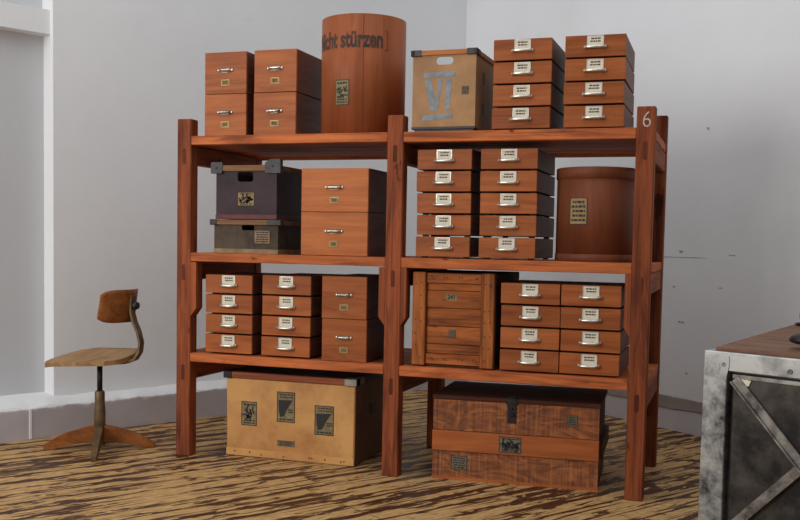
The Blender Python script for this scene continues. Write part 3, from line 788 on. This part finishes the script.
# backrest: bent plywood, concave to the front
bm = bmesh.new(); nu, nv = 18, 8; rows = []
def bp(u, v, o):
    b = -1 + 2 * u; y = .166 * b; zz = .798 + (v - .5) * (.178 - .05 * abs(b) ** 8)
    x = -.190 + .080 * b * b + (.5 - v) * .022 + o
    return (x, y, zz)
fr_ = [[bm.verts.new(bp(i / nu, j / nv, .005)) for j in range(nv + 1)] for i in range(nu + 1)]
bk_ = [[bm.verts.new(bp(i / nu, j / nv, -.005)) for j in range(nv + 1)] for i in range(nu + 1)]
for i in range(nu):
    for j in range(nv):
        for g in (fr_, bk_): q = bm.faces.new((g[i][j], g[i + 1][j], g[i + 1][j + 1], g[i][j + 1])); q.smooth = True
    for j in (0, nv): bm.faces.new((fr_[i][j], fr_[i + 1][j], bk_[i + 1][j], bk_[i][j]))
for j in range(nv):
    for i in (0, nu): bm.faces.new((fr_[i][j], fr_[i][j + 1], bk_[i][j + 1], bk_[i][j]))
build_c('backrest', bm, M['chair_wood'])
bm = bmesh.new()
pts = [(0.03, 0, .478), (-.08, 0, .478), (-.17, 0, .488), (-.225, 0, .51), (-.252, 0, .55), (-.258, 0, .60), (-.243, 0, .66), (-.218, 0, .71), (-.203, 0, .76), (-.203, 0, .81), (-.208, 0, .855)]
ribbon(bm, pts, .042, .013, (0, 1, 0)); build_c('back_support', bm, M['rusty'])
bm = bmesh.new()
tube(bm, [(-.205, 0, .80), (-.223, 0, .80), (-.239, 0, .80)], [.020, .024, .018], 14); build_c('adjusting_knob', bm, M['iron'])
bm = bmesh.new(); box(bm, -.184, -.177, -.02, .02, .785, .815, .002); build_c('bolt_plate', bm, M['bright_metal'])
bm = bmesh.new(); tube(bm, [(0, 0, .30), (0, 0, .492)], .0145, 14); build_c('spindle', bm, M['iron'])
bm = bmesh.new(); box(bm, -.09, .09, -.05, .05, .478, .492, .003); build_c('seat_plate', bm, M['iron'])
bm = bmesh.new(); lathe(bm, [(0, .025), (.030, .025), (.031, .20), (.027, .26), (.027, .315), (.022, .323), (0, .323)], 24); build_c('column', bm, M['rusty'])
def leg(ang, L, m):
    bm = bmesh.new(); c, s_ = math.cos(ang), math.sin(ang)
    prof = [(.02, .135), (.09, .118), (.20, .085), (L - .03, .046), (L, .030), (L, 0), (L - .05, 0), (.20, .022), (.10, .035), (.02, .04)]
    for i in range(len(prof)): pass
    vs = prism(bm, prof, -.020, .020, 'XZ')
    for v in vs:
        k = max(0, v.co.x / L); v.co.y *= (1.05 - .3 * k)
    bmesh.ops.bevel(bm, geom=list(bm.edges), offset=.004, segments=2, affect='EDGES')
    bmesh.ops.rotate(bm, cent=(0, 0, 0), matrix=Matrix.Rotation(ang, 3, 'Z'), verts=bm.verts)
    return build('leg', bm, m, ch)
a0 = math.atan2(.296, .502)
for k, m in ((0, 'chair_leg'), (1, 'chair_leg'), (2, 'chair_leg')):
    leg(a0 + k * PI / 2, .295, M[m])
leg(a0 - PI / 2, .335, M['rusty'])

# ------------------------------------------------------------------ steel cabinet, right foreground
cab_z = .80
ca = math.radians(-27)
cab = thing('steel_cabinet', 'bare steel cabinet with cross-braced door and wooden top, right foreground', 'cabinet', (2.726, -.869, 0), ca)
CW, CD = .756, 1.40
bm = bmesh.new(); box(bm, .02, CW - .02, .03, CD - .02, .06, cab_z - .03, .002); build('body', bm, M['door_metal'], cab)
for x0, y0 in ((0, 0), (CW - .092, 0), (0, CD - .06), (CW - .092, CD - .06)):
    bm = bmesh.new(); box(bm, x0, x0 + .092, y0, y0 + .06, 0, cab_z - .0685, .003); build('corner_post', bm, M['frame_metal'], cab)
bm = bmesh.new(); box(bm, 0, CW, 0, .03, cab_z - .068, cab_z, .004)
box(bm, 0, .03, .03, CD, cab_z - .068, cab_z, .004); box(bm, CW - .03, CW, .03, CD, cab_z - .068, cab_z, .004); box(bm, 0, CW, CD - .03, CD, cab_z - .068, cab_z, .004)
rail = build('top_rail', bm, M['rail_metal'], cab)
bm = bmesh.new(); box(bm, .092, CW - .092, .002, .03, .0, .145, .003); build('bottom_rail', bm, M['rail_metal'], cab)
bm = bmesh.new(); prism(bm, [(.006, cab_z - .012), (.098, cab_z - .012), (.102, cab_z - .04), (.09, cab_z - .10), (.006, cab_z - .09)], -.003, .002); disc_y(bm, (.055, -.006, cab_z - .055), .012, .004)
build('corner_plate', bm, M['frame_metal'], cab)
for x in (.06, .30, .54): 
    bm = bmesh.new(); disc_y(bm, (x + .02, -.004, cab_z - .045), .009, .005, 0, 12); build('rivet', bm, M['frame_metal'], rail)
dx0, dx1, dz0, dz1 = .113, CW - .113, .155, cab_z - .076
bm = bmesh.new(); box(bm, dx0, dx1, .006, .0295, dz0, dz1, .003); door = build('door', bm, M['door_metal'], cab)
for (xa, za, xb, zb) in ((dx0 + .01, dz1 - .015, dx1 - .01, dz0 + .015), (dx0 + .01, dz0 + .015, dx1 - .01, dz1 - .015)):
    L = math.hypot(xb - xa, zb - za); a = math.atan2(zb - za, xb - xa)
    bm = bmesh.new(); box(bm, 0, L, -.004, .006, -.018, .018, .001); box(bm, 0, L, -.014, -.004, -.018, -.012, .001)
    bmesh.ops.rotate(bm, cent=(0, 0, 0), matrix=Matrix.Rotation(-a, 3, 'Y'), verts=bm.verts)
    build('brace', bm, M['brace_metal'], door, (xa, 0.0 if zb > za else -.001, za))
bm = bmesh.new(); box(bm, dx0, dx1, .001, .006, dz1 - .014, dz1, .001); build('door_edge', bm, M['brace_metal'], door)
bm = bmesh.new(); prism(bm, [(dx0 + .014, dz1 - .012), (dx0 + .07, dz1 - .016), (dx0 + .062, dz1 - .036), (dx0 + .02, dz1 - .034)], -.0005, .006); build('paint_patch', bm, M['card'], door, label='cream paint patch')
edge_u = lambda v: .03 - (v - .03) * .232       # the loose planks overhang the left side more and more towards the back
for k in range(6):
    wv = 1.40 / 6; va, vb = .032 + k * wv, .032 + (k + 1) * wv - .003
    bm = bmesh.new(); prism(bm, [(edge_u(va), va), (CW - .03, va), (CW - .03, vb), (edge_u(vb), vb)], cab_z + .0005, cab_z + .012, 'XY')
    build('top_board', bm, M['top_board'], cab)

def on_cab(u, v): return Vector((2.726 + u * math.cos(ca) - v * math.sin(ca), -.869 + u * math.sin(ca) + v * math.cos(ca), cab_z + .0125))
p = on_cab(.272, .26)
ob = thing('iron_bowl', 'black domed iron object resting on the steel cabinet, cut by the frame edge', 'metalware', p)
bm = bmesh.new(); lathe(bm, [(0, 0), (.022, 0), (.022, .02), (0, .02)], 32); build('foot', bm, M['rusty'], ob)
bm = bmesh.new(); lathe(bm, [(0, .014), (.045, .016), (.066, .022), (.072, .030), (.066, .042), (.042, .054), (0, .060)], 48); build('dome', bm, M['iron'], ob)
p = on_cab(-.195, 1.33)
ob = thing('small_jar', 'small pinkish jar on a dark saucer farther back on the cabinet', 'jar', p)
bm = bmesh.new(); lathe(bm, [(0, 0), (.05, 0), (.062, .010), (.05, .014), (0, .014)], 32); build('saucer', bm, M['iron'], ob)
bm = bmesh.new(); lathe(bm, [(0, .0142), (.03, .0142), (.042, .035), (.042, .06), (.03, .08), (.022, .09), (0, .094)], 32); build('pot', bm, M['pink'], ob)

# ------------------------------------------------------------------ camera
cd = bpy.data.cameras.new('camera'); co = bpy.data.objects.new('camera', cd); COL.objects.link(co)
r_ = Vector((0.94558702, 0.32481472, 0.01898883)); u_ = Vector((-0.03772011, 0.05146784, 0.99796205)); w_ = Vector((-0.32317545, 0.94437623, -0.06091937))
co.matrix_world = Matrix(((r_.x, u_.x, -w_.x, 2.82702), (r_.y, u_.y, -w_.y, -4.56793), (r_.z, u_.z, -w_.z, 1.16544), (0, 0, 0, 1)))
cd.sensor_width = 36; cd.lens = 981.2 / 800 * 36; cd.shift_y = 42.83 / 800
cd.clip_start = 0.05
bpy.context.scene.camera = co

# ------------------------------------------------------------------ light: daylight from tall windows on the left, behind the camera, plus an added overhead fill
def area(name, loc, target, sx, sy, power, col=(1, 1, 1)):
    ld = bpy.data.lights.new(name, 'AREA'); ld.shape = 'RECTANGLE'; ld.size = sx; ld.size_y = sy; ld.energy = power; ld.color = col
    o = bpy.data.objects.new(name, ld); COL.objects.link(o); o.location = loc
    o.rotation_euler = (Vector(target) - Vector(loc)).to_track_quat('-Z', 'Y').to_euler(); return o
area('window_daylight', (-2.2, -5.5, 2.8), (1.0, 0.8, 1.2), 3.8, 2.8, 210, (1, .995, .985))
area('overhead_fill', (1.5, -1.5, 5.5), (1.5, -1.0, 0), 5.0, 4.0, 80, (.98, .99, 1))  # added unseen fill from above, lifts the lower right wall
wd = bpy.data.worlds.new('room_ambience'); bpy.context.scene.world = wd; wd.use_nodes = True
wd.node_tree.nodes['Background'].inputs[0].default_value = (.93, .96, 1, 1); wd.node_tree.nodes['Background'].inputs[1].default_value = 0.37

vs_ = bpy.context.scene.view_settings
vs_.view_transform = 'Standard'; vs_.look = 'None'; vs_.gamma = 1; vs_.use_curve_mapping = False; vs_.exposure = 0.0
